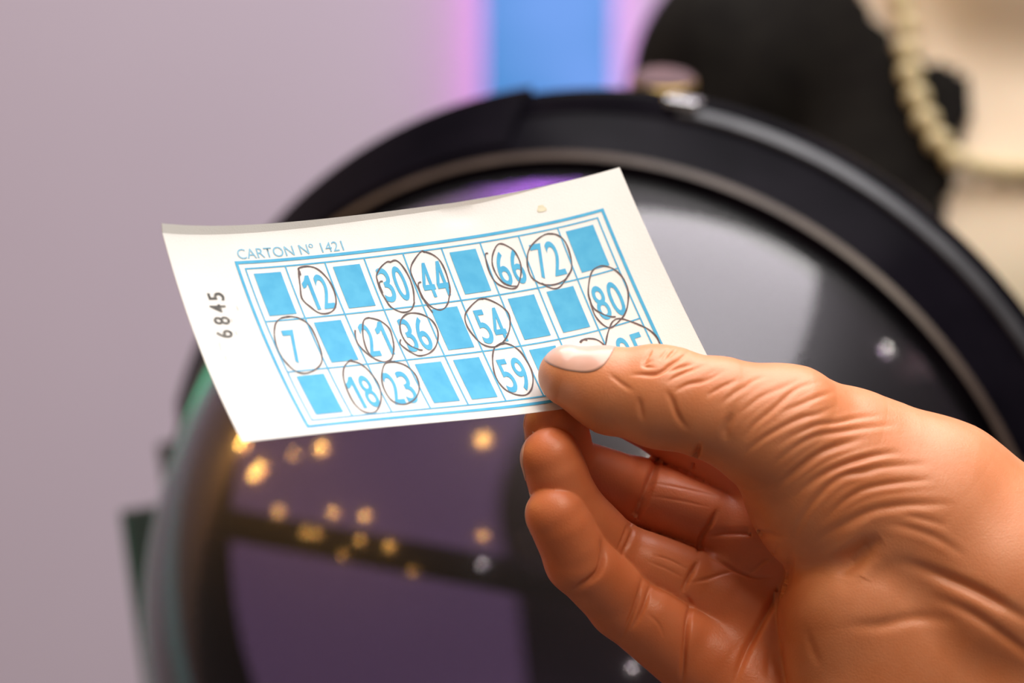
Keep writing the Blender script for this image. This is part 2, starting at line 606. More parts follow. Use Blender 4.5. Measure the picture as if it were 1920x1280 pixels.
# warm bulbs of the room, seen mirrored in the front dome
for k, (u, v, s, p) in enumerate([(452, 828, .07, 22), (474, 888, .06, 20), (486, 876, .05, 16), (600, 838, .08, 24), (548, 850, .05, 5), (905, 822, .17, 34),
                                  (520, 957, .06, 9), (622, 960, .06, 10), (682, 966, .07, 11), (571, 997, .06, 6), (592, 1000, .06, 4), (673, 1012, .06, 5),
                                  (728, 1023, .07, 8), (904, 1003, .08, 8), (640, 1040, .06, 3), (772, 1070, .06, 3), (903, 1056, .06, 4), (1665, 652, .05, 6), (1722, 626, .05, 3), (1186, 1252, .06, 5)]):
    o = Vector((0, 0, H))
    d = (at(u, v, 1.0) - o).normalized()
    oc = o - C
    bq = oc.dot(d)
    disc = bq * bq - (oc.dot(oc) - R_S * R_S)
    if disc <= 0:
        continue
    hit = o + d * (-bq - math.sqrt(disc))
    nrm = (hit - C).normalized()
    r = d - nrm * (2 * d.dot(nrm))
    point_light('warm_bulb', hit + r * 3.2, s * 0.52, p * 0.6, (1.0, 0.52, 0.11) if k < 16 else (1, 0.9, 0.85))

# ------------------------------------------------------------------ the bingo card
CARD_W, CARD_H = 997.07, 472.64                      # in card units (1 unit = MM)
S0, T0, CS, CT = 156.455, 92.149, 84.59, 115.79      # number grid on the card
R_CARD = np.array([[0.87269, 0.3521, -0.33828], [-0.12209, 0.82815, 0.54704], [0.47276, -0.4361, 0.76571]])
BOW = (57.732, -31.02, -29.303, 0.507, -33.909, 3.575, 17.633, -10.652)
CARD_C = (830.679, 554.627)


def flap_line(s):
    """where the torn perforated strip along the top bends up"""
    return np.interp(s / CARD_W, [0, .3, .5, .7, .86, 1.0], [21, 16.5, 13, 11, 0, -1])


def card_uvw(st, off=0.0, flap=True):
    """card position (s, t) -> photo pixel u, v and depth w, the paper's own curl included"""
    st = np.asarray(st, float)
    s, t = st[:, 0], st[:, 1].copy()
    over = np.zeros_like(t)
    if flap:
        fl = flap_line(s)
        over = np.maximum(fl - t, 0)
        t = np.maximum(t, np.minimum(fl, t + over))
    x = (s / CARD_W - .5) * 2
    y = (t / CARD_H - .5) * 2
    b0, b1, b2, b3, b4, b5, b6, b7 = BOW
    bow = b0 * (1 - x * x) + b1 * (x ** 3 - x) + b2 * (x ** 4 - x ** 2) + y * (b3 * (1 - x * x) + b4 * (x ** 3 - x)) \
        + b5 * (x ** 5 - x ** 3) + b6 * (1 - y * y) + b7 * x * (1 - y * y)
    bow = bow + 3.2 * np.exp(-((s - 640) / 38) ** 2 - ((t - 30) / 20) ** 2)       # dent under the top edge
    bow = bow - off
    L = np.stack([s - CARD_W / 2, t - CARD_H / 2, bow], 1)
    P = L @ R_CARD.T
    if flap:
        fd = -R_CARD[:, 1] * math.cos(math.radians(38)) - R_CARD[:, 2] * math.sin(math.radians(38))
        P = P + over[:, None] * 0.86 * fd[None]
    k = F / (F + P[:, 2])
    return np.stack([CARD_C[0] + P[:, 0] * k, CARD_C[1] + P[:, 1] * k, P[:, 2]], 1)


def uvw_world(q):
    q = np.asarray(q, float)
    Y = D0 * (1 + q[:, 2] / F)
    return np.stack([(q[:, 0] - 960) / F * Y, Y, H - (q[:, 1] - 640) / F * Y], 1)


def card_world(st, off=0.0):
    return uvw_world(card_uvw(st, off))


def card_st(uv):
    """photo pixels -> card position"""
    uv = np.asarray(uv, float)
    st = np.tile([CARD_W / 2, CARD_H / 2], (len(uv), 1))
    for _ in range(25):
        p = card_uvw(st, 0, False)[:, :2]
        ds = (card_uvw(st + [1, 0], 0, False)[:, :2] - p)
        dt = (card_uvw(st + [0, 1], 0, False)[:, :2] - p)
        e = uv - p
        det = ds[:, 0] * dt[:, 1] - ds[:, 1] * dt[:, 0]
        st = st + np.stack([(e[:, 0] * dt[:, 1] - e[:, 1] * dt[:, 0]) / det, (ds[:, 0] * e[:, 1] - ds[:, 1] * e[:, 0]) / det], 1)
    return st


paper_m = material('white_card_paper', (0.86, 0.85, 0.83), 0.65, spec=0.25)
noise_color(paper_m, (0.79, 0.785, 0.775), (0.815, 0.81, 0.80), 60, bump=0.12, bump_scale=2500)
ink_m = material('blue_print', (0.06, 0.40, 0.66), 0.55, spec=0.25)
noise_color(ink_m, (0.050, 0.37, 0.65), (0.075, 0.43, 0.70), 220, detail=5)
title_m = material('pale_blue_print', (0.22, 0.50, 0.70), 0.6, spec=0.2)
noise_color(title_m, (0.18, 0.47, 0.68), (0.28, 0.55, 0.73), 400)
pen_m = material('brown_ballpoint', (0.055, 0.018, 0.018), 0.5)
noise_color(pen_m, (0.035, 0.012, 0.014), (0.09, 0.032, 0.03), 500)
stamp_m = material('black_stamp_ink', (0.05, 0.045, 0.04), 0.6)
noise_color(stamp_m, (0.03, 0.03, 0.03), (0.22, 0.20, 0.17), 700, lo=0.4, hi=0.75)
smudge_m = material('grey_smudge', (0.45, 0.43, 0.41), 0.6)
noise_color(smudge_m, (0.5, 0.48, 0.46), (0.66, 0.64, 0.62), 500)
stain_m = material('yellow_stain', (0.66, 0.62, 0.44), 0.6)
noise_color(stain_m, (0.62, 0.58, 0.40), (0.72, 0.68, 0.52), 600)

# paper sheet, with its thickness
ss = np.linspace(0, CARD_W, 101)
rows = [np.zeros(101)]
fl = np.maximum(flap_line(ss), 0.0)
tt = np.linspace(0, 1, 60)
grid = []
for j in range(5):                       # strip above the perforation
    grid.append(fl * j / 5)
for q in tt:
    grid.append(fl + (CARD_H - fl) * q)
grid = np.array(grid)
front = np.concatenate([card_world(np.stack([ss, g], 1), 0.0) for g in grid])
back = np.concatenate([card_world(np.stack([ss, g], 1), -1.6) for g in grid])
nr, nc = grid.shape
vs_ = np.concatenate([front, back])
fs = []
K = nr * nc
for j in range(nr - 1):
    for i in range(nc - 1):
        a = j * nc + i
        fs.append((a, a + nc, a + nc + 1, a + 1))
        fs.append((K + a, K + a + 1, K + a + nc + 1, K + a + nc))
for i in range(nc - 1):
    fs.append((i, i + 1, K + i + 1, K + i))
    a = (nr - 1) * nc + i
    fs.append((a, K + a, K + a + 1, a + 1))
for j in range(nr - 1):
    a = j * nc
    fs.append((a, K + a, K + a + nc, a + nc))
    a = j * nc + nc - 1
    fs.append((a, a + nc, K + a + nc, K + a))
card = mesh_obj('bingo_card', vs_, fs, paper_m)
md = card.modifiers.new('edges', 'EDGE_SPLIT')
md.split_angle = math.radians(25)
tag(card, 'white bingo card with blue number grid and pen circles held in the hand', 'bingo card')


def printed(name, st_verts, faces, mat, off):
    return mesh_obj(name, card_world(st_verts, off), faces, mat, card)


def strip_rect(s0, t0, s1, t1, n=40):
    """subdivided quad strip for a straight printed line or block"""
    v, f = [], []
    if abs(s1 - s0) >= abs(t1 - t0):
        for i in range(n + 1):
            s = s0 + (s1 - s0) * i / n
            v += [(s, t0), (s, t1)]
    else:
        for i in range(n + 1):
            t = t0 + (t1 - t0) * i / n
            v += [(s0, t), (s1, t)]
    for i in range(n):
        f.append((2 * i, 2 * i + 1, 2 * i + 3, 2 * i + 2))
    return v, f


def join(parts):
    V, Fc = [], []
    for v, f in parts:
        k = len(V)
        V += list(v)
        Fc += [tuple(a + k for a in q) for q in f]
    return V, Fc


GS1, GT1 = S0 + 9 * CS, T0 + 3 * CT
lines = []
lw = 1.5
for i in range(10):
    s = S0 + i * CS
    lines.append(strip_rect(s - lw, T0 - lw, s + lw, GT1 + lw))
for j in range(4):
    t = T0 + j * CT
    lines.append(strip_rect(S0 - lw, t - lw, GS1 + lw, t + lw, 80))
v, f = join(lines)
printed('printed_grid', v, f, ink_m, 0.7)
ow, gs, gt = 3.1, 15.0, 13.5
v, f = join([strip_rect(S0 - gs - ow, T0 - gt - ow, GS1 + gs + ow, T0 - gt + ow, 80), strip_rect(S0 - gs - ow, GT1 + gt - ow, GS1 + gs + ow, GT1 + gt + ow, 80),
             strip_rect(S0 - gs - ow, T0 - gt, S0 - gs + ow, GT1 + gt), strip_rect(GS1 + gs - ow, T0 - gt, GS1 + gs + ow, GT1 + gt)])
printed('printed_border', v, f, ink_m, 0.72)

for i, j in ((0, 0), (2, 0), (5, 0), (8, 0), (1, 1), (4, 1), (6, 1), (7, 1), (0, 2), (3, 2), (4, 2), (6, 2)):
    a, c = S0 + i * CS + 13.5, T0 + j * CT + 11.5
    v, f = [], []
    m = 8
    for y in range(m + 1):
        for x in range(m + 1):
            v.append((a + (CS - 27) * x / m, c + (CT - 23) * y / m))
    for y in range(m):
        for x in range(m):
            q = y * (m + 1) + x
            f.append((q, q + m + 1, q + m + 2, q + 1))
    printed('printed_square', v, f, ink_m, 0.7)


def text_shape(txt, fat=0.0):
    cu = bpy.data.curves.new('lettering', 'FONT')
    cu.body = txt
    cu.resolution_u = 6
    cu.offset = fat
    to = bpy.data.objects.new('lettering', cu)
    COL.objects.link(to)
    dg = bpy.context.evaluated_depsgraph_get()
    dg.update()
    me = to.evaluated_get(dg).to_mesh()
    bm = bmesh.new()
    bm.from_mesh(me)
    bmesh.ops.triangulate(bm, faces=bm.faces)
    bmesh.ops.subdivide_edges(bm, edges=bm.edges[:], cuts=1)
    V = np.array([v.co[:2] for v in bm.verts])
    bm.verts.index_update()
    Fc = [tuple(v.index for v in f.verts) for f in bm.faces]
    bm.free()
    bpy.data.objects.remove(to)
    bpy.data.curves.remove(cu)
    lo, hi = V.min(0), V.max(0)
    return (V - (lo + hi) / 2) / (hi - lo), Fc


def digit_shape(ch):
    """condensed digit in a unit box"""
    if ch == '4':
        out, fcs = [], []
        for q in ([(0.10, -0.5), (0.36, -0.5), (0.36, -0.28), (0.10, -0.28)], [(-0.5, -0.28), (0.52, -0.28), (0.52, -0.13), (-0.5, -0.13)],
                  [(0.10, -0.13), (0.36, -0.13), (0.36, 0.18), (0.10, 0.18)], [(0.10, 0.18), (0.36, 0.18), (0.36, 0.5), (0.10, 0.5)],
                  [(-0.5, -0.13), (-0.24, -0.13), (-0.07, 0.03), (-0.20, 0.185)], [(-0.20, 0.185), (-0.07, 0.03), (0.10, 0.22), (0.10, 0.5)]):
            k = len(out)
            out += q
            fcs.append((k, k + 1, k + 2, k + 3))
        return np.array(out), fcs
    if ch != '1':
        return text_shape(ch, 0.010)
    # stem split in short lengths so that it follows the bend of the paper
    out = []
    for i in range(9):
        y = -0.5 + i / 8
        out += [(0.12, y), (0.42, y)]
    fcs = [(2 * i, 2 * i + 1, 2 * i + 3, 2 * i + 2) for i in range(8)]
    k = len(out)
    out += [(0.12, 0.5), (0.12, 0.26), (-0.10, 0.37), (-0.10, 0.17), (-0.36, 0.29), (-0.36, 0.14)]
    fcs += [(k + 1, k, k + 2, k + 3), (k + 3, k + 2, k + 4, k + 5)]
    return np.array(out), fcs


def printed_text(name, txt, uv, w, h, mat, vertical=False, off=0.75, digits=False):
    st = card_st([uv])[0]
    if digits:
        parts = []
        n = len(txt)
        dw = 25.0
        for i, ch in enumerate(txt):
            V, Fc = digit_shape(ch)
            x0 = (i - (n - 1) / 2) * 30.5
            parts.append(([(st[0] + x0 + a * dw, st[1] - b * h) for a, b in V], Fc))
        P, Fc = join(parts)
        return printed(name, P, Fc, mat, off)
    V, Fc = text_shape(txt, 0.014 if vertical else 0.0)
    if vertical:
        P = np.stack([st[0] - V[:, 1] * h, st[1] - V[:, 0] * w], 1)
    else:
        P = np.stack([st[0] + V[:, 0] * w, st[1] - V[:, 1] * h], 1)
    return printed(name, P, Fc, mat, off)


for txt, uv in (('12', (594, 548)), ('30', (738, 533)), ('44', (813, 524)), ('66', (956, 502)), ('72', (1027, 487)), ('7', (551, 650)), ('21', (705, 636)),
                ('36', (779, 627)), ('54', (920, 611)), ('80', (1141, 564)), ('18', (678, 735)), ('23', (750, 727)), ('59', (964, 703)), ('85', (1188, 660))):
    printed_text('printed_number', txt, uv, 56, 76, ink_m, digits=True)
printed_text('printed_title', 'CARTON N\u00ba 1421', (544, 470), 226, 21, title_m)
for ch, uv in (('5', (405, 556)), ('4', (409, 578)), ('8', (416, 601)), ('6', (421, 626))):
    printed_text('stamped_digit', ch, uv, 17, 34, stamp_m, vertical=True)


def ribbon(uv_pts, width, n=6, closed=False, smooth=True):
    uv = catmull(uv_pts, n, closed) if smooth else np.asarray(uv_pts, float)
    st = card_st(uv)
    d = np.gradient(st, axis=0)
    d /= np.linalg.norm(d, axis=1, keepdims=True) + 1e-9
    nrm = np.stack([-d[:, 1], d[:, 0]], 1)
    rnd = random.Random(int(uv[0, 0] * 7 + uv[0, 1]))
    v, f = [], []
    for i, (p, q) in enumerate(zip(st, nrm)):
        w = width * (1 + 0.18 * math.sin(i * 0.5 + rnd.random()))
        v += [tuple(p - q * w / 2), tuple(p + q * w / 2)]
    for i in range(len(st) - 1):
        f.append((2 * i, 2 * i + 1, 2 * i + 3, 2 * i + 2))
    return v, f


def crop(pts, x0, y0, k):
    return [(x0 + x / k, y0 + y / k) for x, y in pts]


c1 = lambda p: crop(p, 430, 460, 8)
c2 = lambda p: crop(p, 640, 420, 8)
c3 = lambda p: crop(p, 860, 380, 6)
c4 = lambda p: crop(p, 490, 580, 8)
c6 = lambda p: crop(p, 680, 560, 8)
c7 = lambda p: crop(p, 780, 630, 7.111)
c8 = lambda p: crop(p, 1020, 480, 6.4)
cw = lambda p: crop(p, 500, 560, 3.2)
PEN = [
    [c1([(1065, 450), (1052, 390), (1036, 345), (1160, 315), (1290, 340), (1400, 420), (1500, 540), (1570, 680), (1600, 830), (1580, 940), (1520, 1000), (1420, 1025),
         (1320, 1000), (1200, 910), (1130, 850), (1080, 770), (1060, 600), (1045, 470), (1038, 345)])],
    [c2([(620, 860), (580, 868), (572, 920), (620, 1040)]),
     c2([(740, 572), (680, 570), (590, 650), (530, 760), (540, 850), (600, 1020), (680, 1160)]) + c6([(430, 130), (560, 195), (650, 200), (730, 160), (770, 70)])
     + c2([(1090, 1150), (1080, 1000), (1030, 830), (950, 680), (870, 580), (800, 545), (730, 575)])],
    [c2([(1195, 870), (1155, 890), (1160, 960), (1210, 1100)]) + c6([(920, 20), (970, 100), (1050, 210)]),
     c2([(1250, 425), (1200, 410), (1120, 500), (1050, 620), (1040, 720), (1080, 830), (1150, 960), (1210, 1080)])
     + c6([(930, 20), (990, 90), (1080, 150), (1160, 170), (1230, 140), (1280, 60)]) + c2([(1610, 1130), (1630, 1000), (1600, 830), (1540, 660), (1460, 530), (1350, 450), (1215, 408)])],
    [c3([(330, 570), (300, 580), (310, 660), (350, 790), (410, 890), (500, 945), (600, 968), (660, 940), (695, 830), (700, 720), (675, 630), (620, 540), (550, 490),
         (480, 462), (430, 480), (390, 560), (375, 640), (385, 720), (430, 820), (500, 900), (580, 935), (650, 940)])],
    [c3([(1060, 352), (980, 355), (890, 410), (800, 510), (770, 620), (780, 740), (820, 840), (900, 900), (1000, 925), (1100, 915), (1200, 860), (1260, 770), (1270, 680),
         (1240, 540), (1190, 430), (1120, 370), (1040, 345)]),
     c3([(930, 905), (1010, 950), (1080, 968), (1140, 945), (1200, 870), (1240, 800), (1270, 760)])],
    [c8([(860, 730), (780, 725), (690, 690), (600, 630), (550, 530), (530, 430), (545, 280), (580, 180), (650, 130), (720, 120), (820, 150), (920, 230), (980, 330),
         (1010, 450), (1000, 600), (960, 710), (890, 790), (830, 845), (770, 860), (680, 800), (610, 710), (570, 600), (545, 500)])],
    [c8([(770, 1250), (735, 1120), (745, 1020), (760, 940), (790, 850), (820, 790), (870, 755), (940, 755), (1050, 790), (1150, 830), (1250, 880), (1340, 960), (1390, 1060), (1400, 1160)])],
    [c8([(430, 1035), (460, 1005), (520, 1010)]), c8([(435, 1038), (480, 998), (540, 990), (620, 1000), (690, 1040), (750, 1110), (780, 1200)])],
    [c4([(420, 108), (300, 130), (220, 200), (195, 310), (200, 430), (230, 560), (310, 720), (420, 850), (520, 930), (640, 960), (760, 930), (870, 850), (910, 750),
         (890, 620), (840, 470), (760, 300), (680, 200), (580, 140), (480, 110), (380, 108)])],
    [c4([(1405, 310), (1410, 400), (1450, 520), (1560, 640), (1660, 720)]),
     c6([(100, 285), (40, 300), (5, 360), (0, 500), (20, 640), (70, 780), (150, 880), (250, 930), (340, 945), (420, 910), (455, 830), (465, 700), (440, 560), (400, 450),
         (320, 370), (220, 315), (90, 285)])],
    [c6([(570, 610), (560, 670), (620, 730), (720, 800), (820, 850), (900, 850), (1000, 815), (1080, 740), (1120, 640), (1130, 530), (1110, 440), (1050, 340), (960, 270),
         (850, 225), (720, 215), (630, 250), (570, 330), (560, 440), (590, 550), (650, 650), (740, 720), (850, 765), (900, 770)])],
    [cw([(1300, 2), (1270, 5), (1220, 50), (1190, 100), (1200, 160), (1240, 220), (1290, 270), (1350, 290), (1400, 275), (1440, 230), (1460, 160), (1450, 90), (1400, 40), (1330, 5), (1285, -3)])],
    [c7([(1180, 98), (1090, 120), (1040, 170), (1020, 280), (1030, 420), (1060, 540), (1120, 640), (1200, 720), (1300, 770), (1400, 790), (1480, 775), (1540, 700),
         (1560, 580), (1540, 460), (1480, 340), (1400, 220), (1320, 150), (1240, 110), (1140, 92), (1070, 140)])],
    [cw([(515, 372), (500, 370), (465, 410), (460, 470), (480, 540), (520, 620), (570, 670), (620, 685), (660, 670), (685, 610), (680, 540), (650, 480), (600, 420), (550, 385), (490, 372)])],
    [cw([(770, 378), (710, 390), (690, 460), (700, 530), (740, 600), (790, 630), (840, 630), (890, 600), (915, 540), (900, 470), (860, 420), (810, 390), (735, 374)])],
]
for strokes in PEN:
    v, f = join([ribbon(p, 2.9) for p in strokes])
    printed('pen_circle', v, f, pen_m, 0.95)
# small smudges beside the stamp, and a yellow stain
v, f = join([ribbon([(411, 642), (413, 650), (415, 657)], 1.6), ribbon([(421, 665), (423, 670), (425, 675)], 2.2), ribbon([(433, 596), (436, 604)], 1.6),
             ribbon([(441, 620), (445, 628)], 1.6), ribbon([(443, 573), (447, 582)], 1.3)])
printed('stamp_smudge', v, f, smudge_m, 0.8)
st = card_st([(1015, 391)])[0]
v = [tuple(st)] + [(st[0] + 9 * math.cos(a) * (1 + .25 * math.sin(3 * a)), st[1] + 9 * math.sin(a) * (1 + .2 * math.cos(2 * a))) for a in np.linspace(0, 2 * math.pi, 24, endpoint=False)]
printed('yellow_stain', v, [(0, 1 + (i + 1) % 24, 1 + i) for i in range(24)], stain_m, 0.8)

# ------------------------------------------------------------------ the hand
# joints as (photo u, photo v, depth w, radius), all in card units
WS = 228
PINKY = [(1043, 964, -205, 58), (1085, 1050, -165, 62), (1170, 1132, -95, 66), (1320, 1240, -40, 82)]
RING = [(1033, 858, -195, 57), (1064, 950, -160, 62), (1150, 1040, -80, 64), (1345, 1120, -10, 76)]
MIDDLE = [(1042, 798, -130, 60), (1056, 880, -85, 64), (1192, 925, 5, 67), (1400, 1005, 25, 82)]
INDEX = [(1068, 692, -48, 58), (1135, 732, -35, 64), (1268, 800, 20, 68), (1455, 920, 30, 86)]
THUMB = [(1066, 704, -210, 57), (1142, 730, -225, 76), (1238, 746, -240, 90), (1350, 768, -240, 94), (1470, 812, -205, 122)]


def shift(ch):
    return [np.array([u, v, w + WS, r], np.float32) for u, v, w, r in ch]


PINKY, RING, MIDDLE, INDEX, THUMB = map(shift, (PINKY, RING, MIDDLE, INDEX, THUMB))


def chain(P, ch, k=14):
    d = None
    for a, b in zip(ch[:-1], ch[1:]):
        c = cone(P, a[:3], b[:3], float(a[3]), float(b[3]))
        d = c if d is None else smin(d, c, k)
    return d


def pads(P, ch, d):
    """soft flesh pads on the palm side of each finger bone"""
    for i, (a, b) in enumerate(zip(ch[:-1], ch[1:])):
        m = a[:3] * 0.55 + b[:3] * 0.45
        ax = (b[:3] - a[:3]) / np.linalg.norm(b[:3] - a[:3])
        up = np.array([0.25, -0.25, -1.0], np.float32)
        up = up - ax * (up @ ax)
        up /= np.linalg.norm(up)
        r = float(a[3] * .55 + b[3] * .45)
        L = float(np.linalg.norm(b[:3] - a[:3]))
        q = m + up * r * 0.22
        c = cone(P, q - ax * L * .18, q + ax * L * .18, r * 0.84, r * 0.86)
        d = smin(d, c, 10)
    return d


def V3(u, v, w):
    return np.array([u, v, w + WS], np.float32)


def palm_sdf(P):
    d = cone(P, V3(1462, 930, 20), V3(1840, 1150, 40), 84, 150)
    for a, b, ra, rb in ((V3(1405, 1010, 10), V3(1800, 1260, 40), 84, 150), (V3(1362, 1125, -10), V3(1740, 1380, 20), 78, 140),
                         (V3(1345, 1245, -35), V3(1640, 1520, -10), 84, 140)):
        d = smin(d, cone(P, a, b, ra, rb), 40)
    return d


def thenar_sdf(P):
    """ball of the thumb and the wrist side of the hand"""
    up = cone(P, THUMB[4][:3], V3(1575, 905, -130), 122, 178)
    up = smin(up, cone(P, V3(1575, 905, -130), V3(1735, 985, -90), 178, 198), 30)
    up = smin(up, cone(P, V3(1735, 985, -90), V3(1880, 1115, -70), 198, 225), 40)
    up = smin(up, cone(P, V3(1880, 1115, -70), V3(2560, 1660, 40), 225, 240), 40)
    up = smin(up, cone(P, V3(1740, 1490, 20), V3(2500, 1840, 70), 205, 215), 90)      # little-finger side of the wrist
    low = cone(P, V3(1640, 1150, -105), V3(1690, 1480, -70), 165, 215)
    low = smin(low, cone(P, V3(1640, 1150, -105), V3(1900, 1350, -60), 165, 210), 60)
    return smin(up, low, 26)


def hand_sdf(P):
    palm = palm_sdf(P)
    then = thenar_sdf(P)
    body = smin(palm, then, 16)
    out = body
    for ch in (PINKY, RING, MIDDLE, INDEX):
        f = pads(P, ch, chain(P, ch))
        g = smin(f, palm, 22)
        out = smin(out, g, 3.0)
    t = chain(P, THUMB, 26)
    # flat pad of the thumb tip and the knuckle
    t = smin(t, cone(P, V3(1085, 716, -200), V3(1150, 752, -215), 50, 60), 18)
    t = smin(t, cone(P, V3(1225, 712, -235), V3(1262, 716, -235), 62, 60), 24)
    g = smin(t, then, 42)
    return smin(out, g, 3.0)


def build_hand():
    V, Q = surface_nets(hand_sdf, (950, 620, -230 + 0), (2830, 2100, 560), 7.8)
    V = project(hand_sdf, V, 1.0, 2)
    V, Q = subdivide(V, Q)
    V = project(hand_sdf, V, 0.8, 1)
    # second subdivision only where the photo shows the hand
    N = sdf_grad(hand_sdf, V, 1.0)
    return V, Q, N


A_ = lambda p: crop(p, 1340, 660, 5.647)
B_ = lambda p: crop(p, 1380, 820, 4.8)
T_ = lambda p: crop(p, 1100, 640, 6)
P_ = lambda p: crop(p, 1280, 960, 4)
CREASES = [  # (photo polyline, depth, half width)
    (A_([(1090, 320), (930, 360), (820, 420), (700, 530), (560, 650), (430, 760), (320, 900)]), 5.5, 6),
    (A_([(930, 285), (800, 340), (650, 400), (500, 470), (380, 560), (260, 650)]), 4, 6),
    (A_([(1260, 420), (1080, 480), (940, 540), (800, 600), (700, 650)]), 4.5, 6),
    (A_([(1260, 580), (1100, 650), (940, 690), (800, 750), (650, 830), (520, 910), (400, 1000), (310, 1080)]), 6, 6),
    (A_([(1740, 670), (1500, 700), (1300, 745), (1100, 770), (950, 830), (800, 900), (650, 1000)]), 4.5, 6),
    (A_([(1900, 770), (1600, 800), (1400, 830), (1150, 870), (1000, 920), (850, 1010), (720, 1110), (600, 1210)]), 5, 6.5),
    (A_([(1560, 920), (1350, 970), (1180, 1030), (1050, 1110), (900, 1220), (780, 1340)]), 5, 7),
    (A_([(1900, 1050), (1680, 1100), (1480, 1150), (1300, 1230), (1130, 1330), (980, 1450)]), 5, 7),
    (A_([(370, 350), (260, 400), (150, 480), (60, 560)]), 3.5, 6),
    (A_([(200, 640), (150, 740), (120, 840), (130, 940)]), 8, 9),
    (A_([(60, 170), (-60, 230), (-180, 320)]), 2.5, 5),
    (A_([(560, 250), (420, 300), (300, 380)]), 2.2, 5),
    (B_([(1060, 40), (900, 90), (750, 150), (600, 260), (450, 380), (350, 500)]), 5, 7),
    (B_([(1470, 140), (1250, 160), (1080, 210), (900, 270), (780, 330), (650, 420), (500, 560)]), 5, 6.5),
    (B_([(1720, 240), (1500, 250), (1300, 270), (1150, 310), (980, 340), (850, 420), (750, 520), (650, 640), (560, 800), (530, 940)]), 6.5, 7.5),
    (B_([(1750, 380), (1500, 400), (1300, 430), (1150, 470), (1020, 540), (920, 620), (800, 740)]), 6, 7),
    (B_([(1920, 600), (1700, 600), (1500, 610), (1300, 640), (1150, 690), (1000, 770), (850, 850), (740, 930)]), 7, 9),
    (B_([(1350, 790), (1500, 800), (1700, 860), (1850, 930), (2050, 1060)]), 4.5, 9),
    (B_([(1310, 905), (1180, 990), (1080, 1080), (990, 1170), (960, 1270)]), 26, 20),
    (B_([(1500, 690), (1700, 740), (1900, 790)]), 3, 8),
    (T_([(730, 80), (680, 170), (620, 250)]), 2.8, 4.5),
    (T_([(920, 80), (860, 150), (810, 210)]), 2.2, 4),
    (T_([(1030, 80), (960, 130), (890, 210)]), 2.8, 4.5),
    (T_([(1150, 110), (1050, 200), (950, 260), (860, 330), (760, 370), (600, 370), (510, 375)]), 4, 5),
    (T_([(1220, 250), (1050, 290), (900, 350)]), 3, 5),
    (T_([(1340, 260), (1150, 330), (1000, 400), (920, 460)]), 3, 5),
    (T_([(1560, 320), (1350, 430), (1150, 480), (1000, 560)]), 3, 6),
    (T_([(1700, 430), (1500, 520), (1350, 620)]), 2.5, 6),
    (T_([(900, 560), (960, 660), (1000, 780), (1060, 900), (1130, 980)]), 3.6, 7),
    (T_([(580, 620), (610, 780), (630, 900)]), 3, 7),
    (T_([(740, 205), (640, 270), (760, 290)]), 2.2, 4),
    (T_([(250, 360), (400, 480), (520, 560)]), 1.8, 6),
    (P_([(180, 330), (250, 350), (350, 410), (430, 450), (550, 490), (680, 485)]), 4, 4.5),
    (P_([(720, 260), (650, 340), (570, 400), (500, 455)]), 2.6, 4.5),
    (P_([(60, 530), (180, 500), (300, 460), (390, 445)]), 2.2, 4.5),
    (P_([(810, 310), (800, 420), (770, 520), (700, 630), (620, 770), (560, 880), (490, 1020), (430, 1160), (385, 1290)]), 9, 9),
    (P_([(260, -20), (200, 100), (140, 190), (115, 310)]), 7, 6),
    (P_([(130, 200), (200, 170), (300, 152), (450, 148), (600, 163), (760, 195)]), 6, 8),
    (P_([(115, 370), (60, 470), (-5, 600)]), 7, 6),
    (P_([(25, 630), (58, 700), (42, 800), (20, 1000), (0, 1200), (-10, 1300)]), 8, 6.5),
    ([(1690, 1052), (1760, 1078), (1840, 1113), (1940, 1170)], 9, 15),
    ([(1592, 1172), (1650, 1172), (1717, 1158), (1790, 1165)], 3.5, 16),
    ([(1755, 1120), (1820, 1150), (1880, 1190), (1960, 1250)], 6, 13),
    (P_([(640, 900), (650, 1050), (640, 1250)]), 2.2, 10),
    (P_([(930, 880), (960, 1000), (1020, 1150)]), 2.2, 10),
    ([(1129, 1010), (1131, 1045), (1118, 1078), (1076, 1106)], 9, 7),
    ([(1205, 1082), (1196, 1120), (1182, 1158), (1164, 1196)], 4.5, 5),
    ([(1219, 1096), (1207, 1138), (1186, 1178)], 4.5, 5),
    ([(1188, 988), (1181, 1013), (1166, 1042)], 5, 5),
    ([(1176, 985), (1168, 1010), (1158, 1030)], 3, 4),
    ([(1234, 858), (1224, 888), (1207, 938), (1182, 988)], 14, 9),
    ([(1312, 832), (1304, 855), (1294, 882)], 10, 6),
    ([(1225, 1040), (1258, 1050), (1290, 1068)], 1.2, 3),
    ([(1215, 1052), (1250, 1066), (1280, 1082)], 1.2, 3),
    ([(1225, 905), (1280, 915), (1345, 930)], 1.0, 3),
    ([(1220, 930), (1275, 938), (1330, 950)], 1.0, 3),
    ([(1215, 1150), (1235, 1170), (1245, 1195)], 1.2, 4),
]


def visible_mask(V, N, cell=6.0, tol=34.0):
    iu = ((V[:, 0] - 900) / cell).astype(int)
    iv = ((V[:, 1] - 550) / cell).astype(int)
    nu, nv = iu.max() + 3, iv.max() + 3
    z = np.full((nu, nv), 1e9, np.float32)
    np.minimum.at(z, (iu, iv), V[:, 2])
    zz = z.copy()
    for du in (-1, 0, 1):
        for dv in (-1, 0, 1):
            zz = np.minimum(zz, np.roll(np.roll(z, du, 0), dv, 1) + (14 if du or dv else 0))
    return (V[:, 2] < zz[iu, iv] + tol) & (N[:, 2] < 0.15)


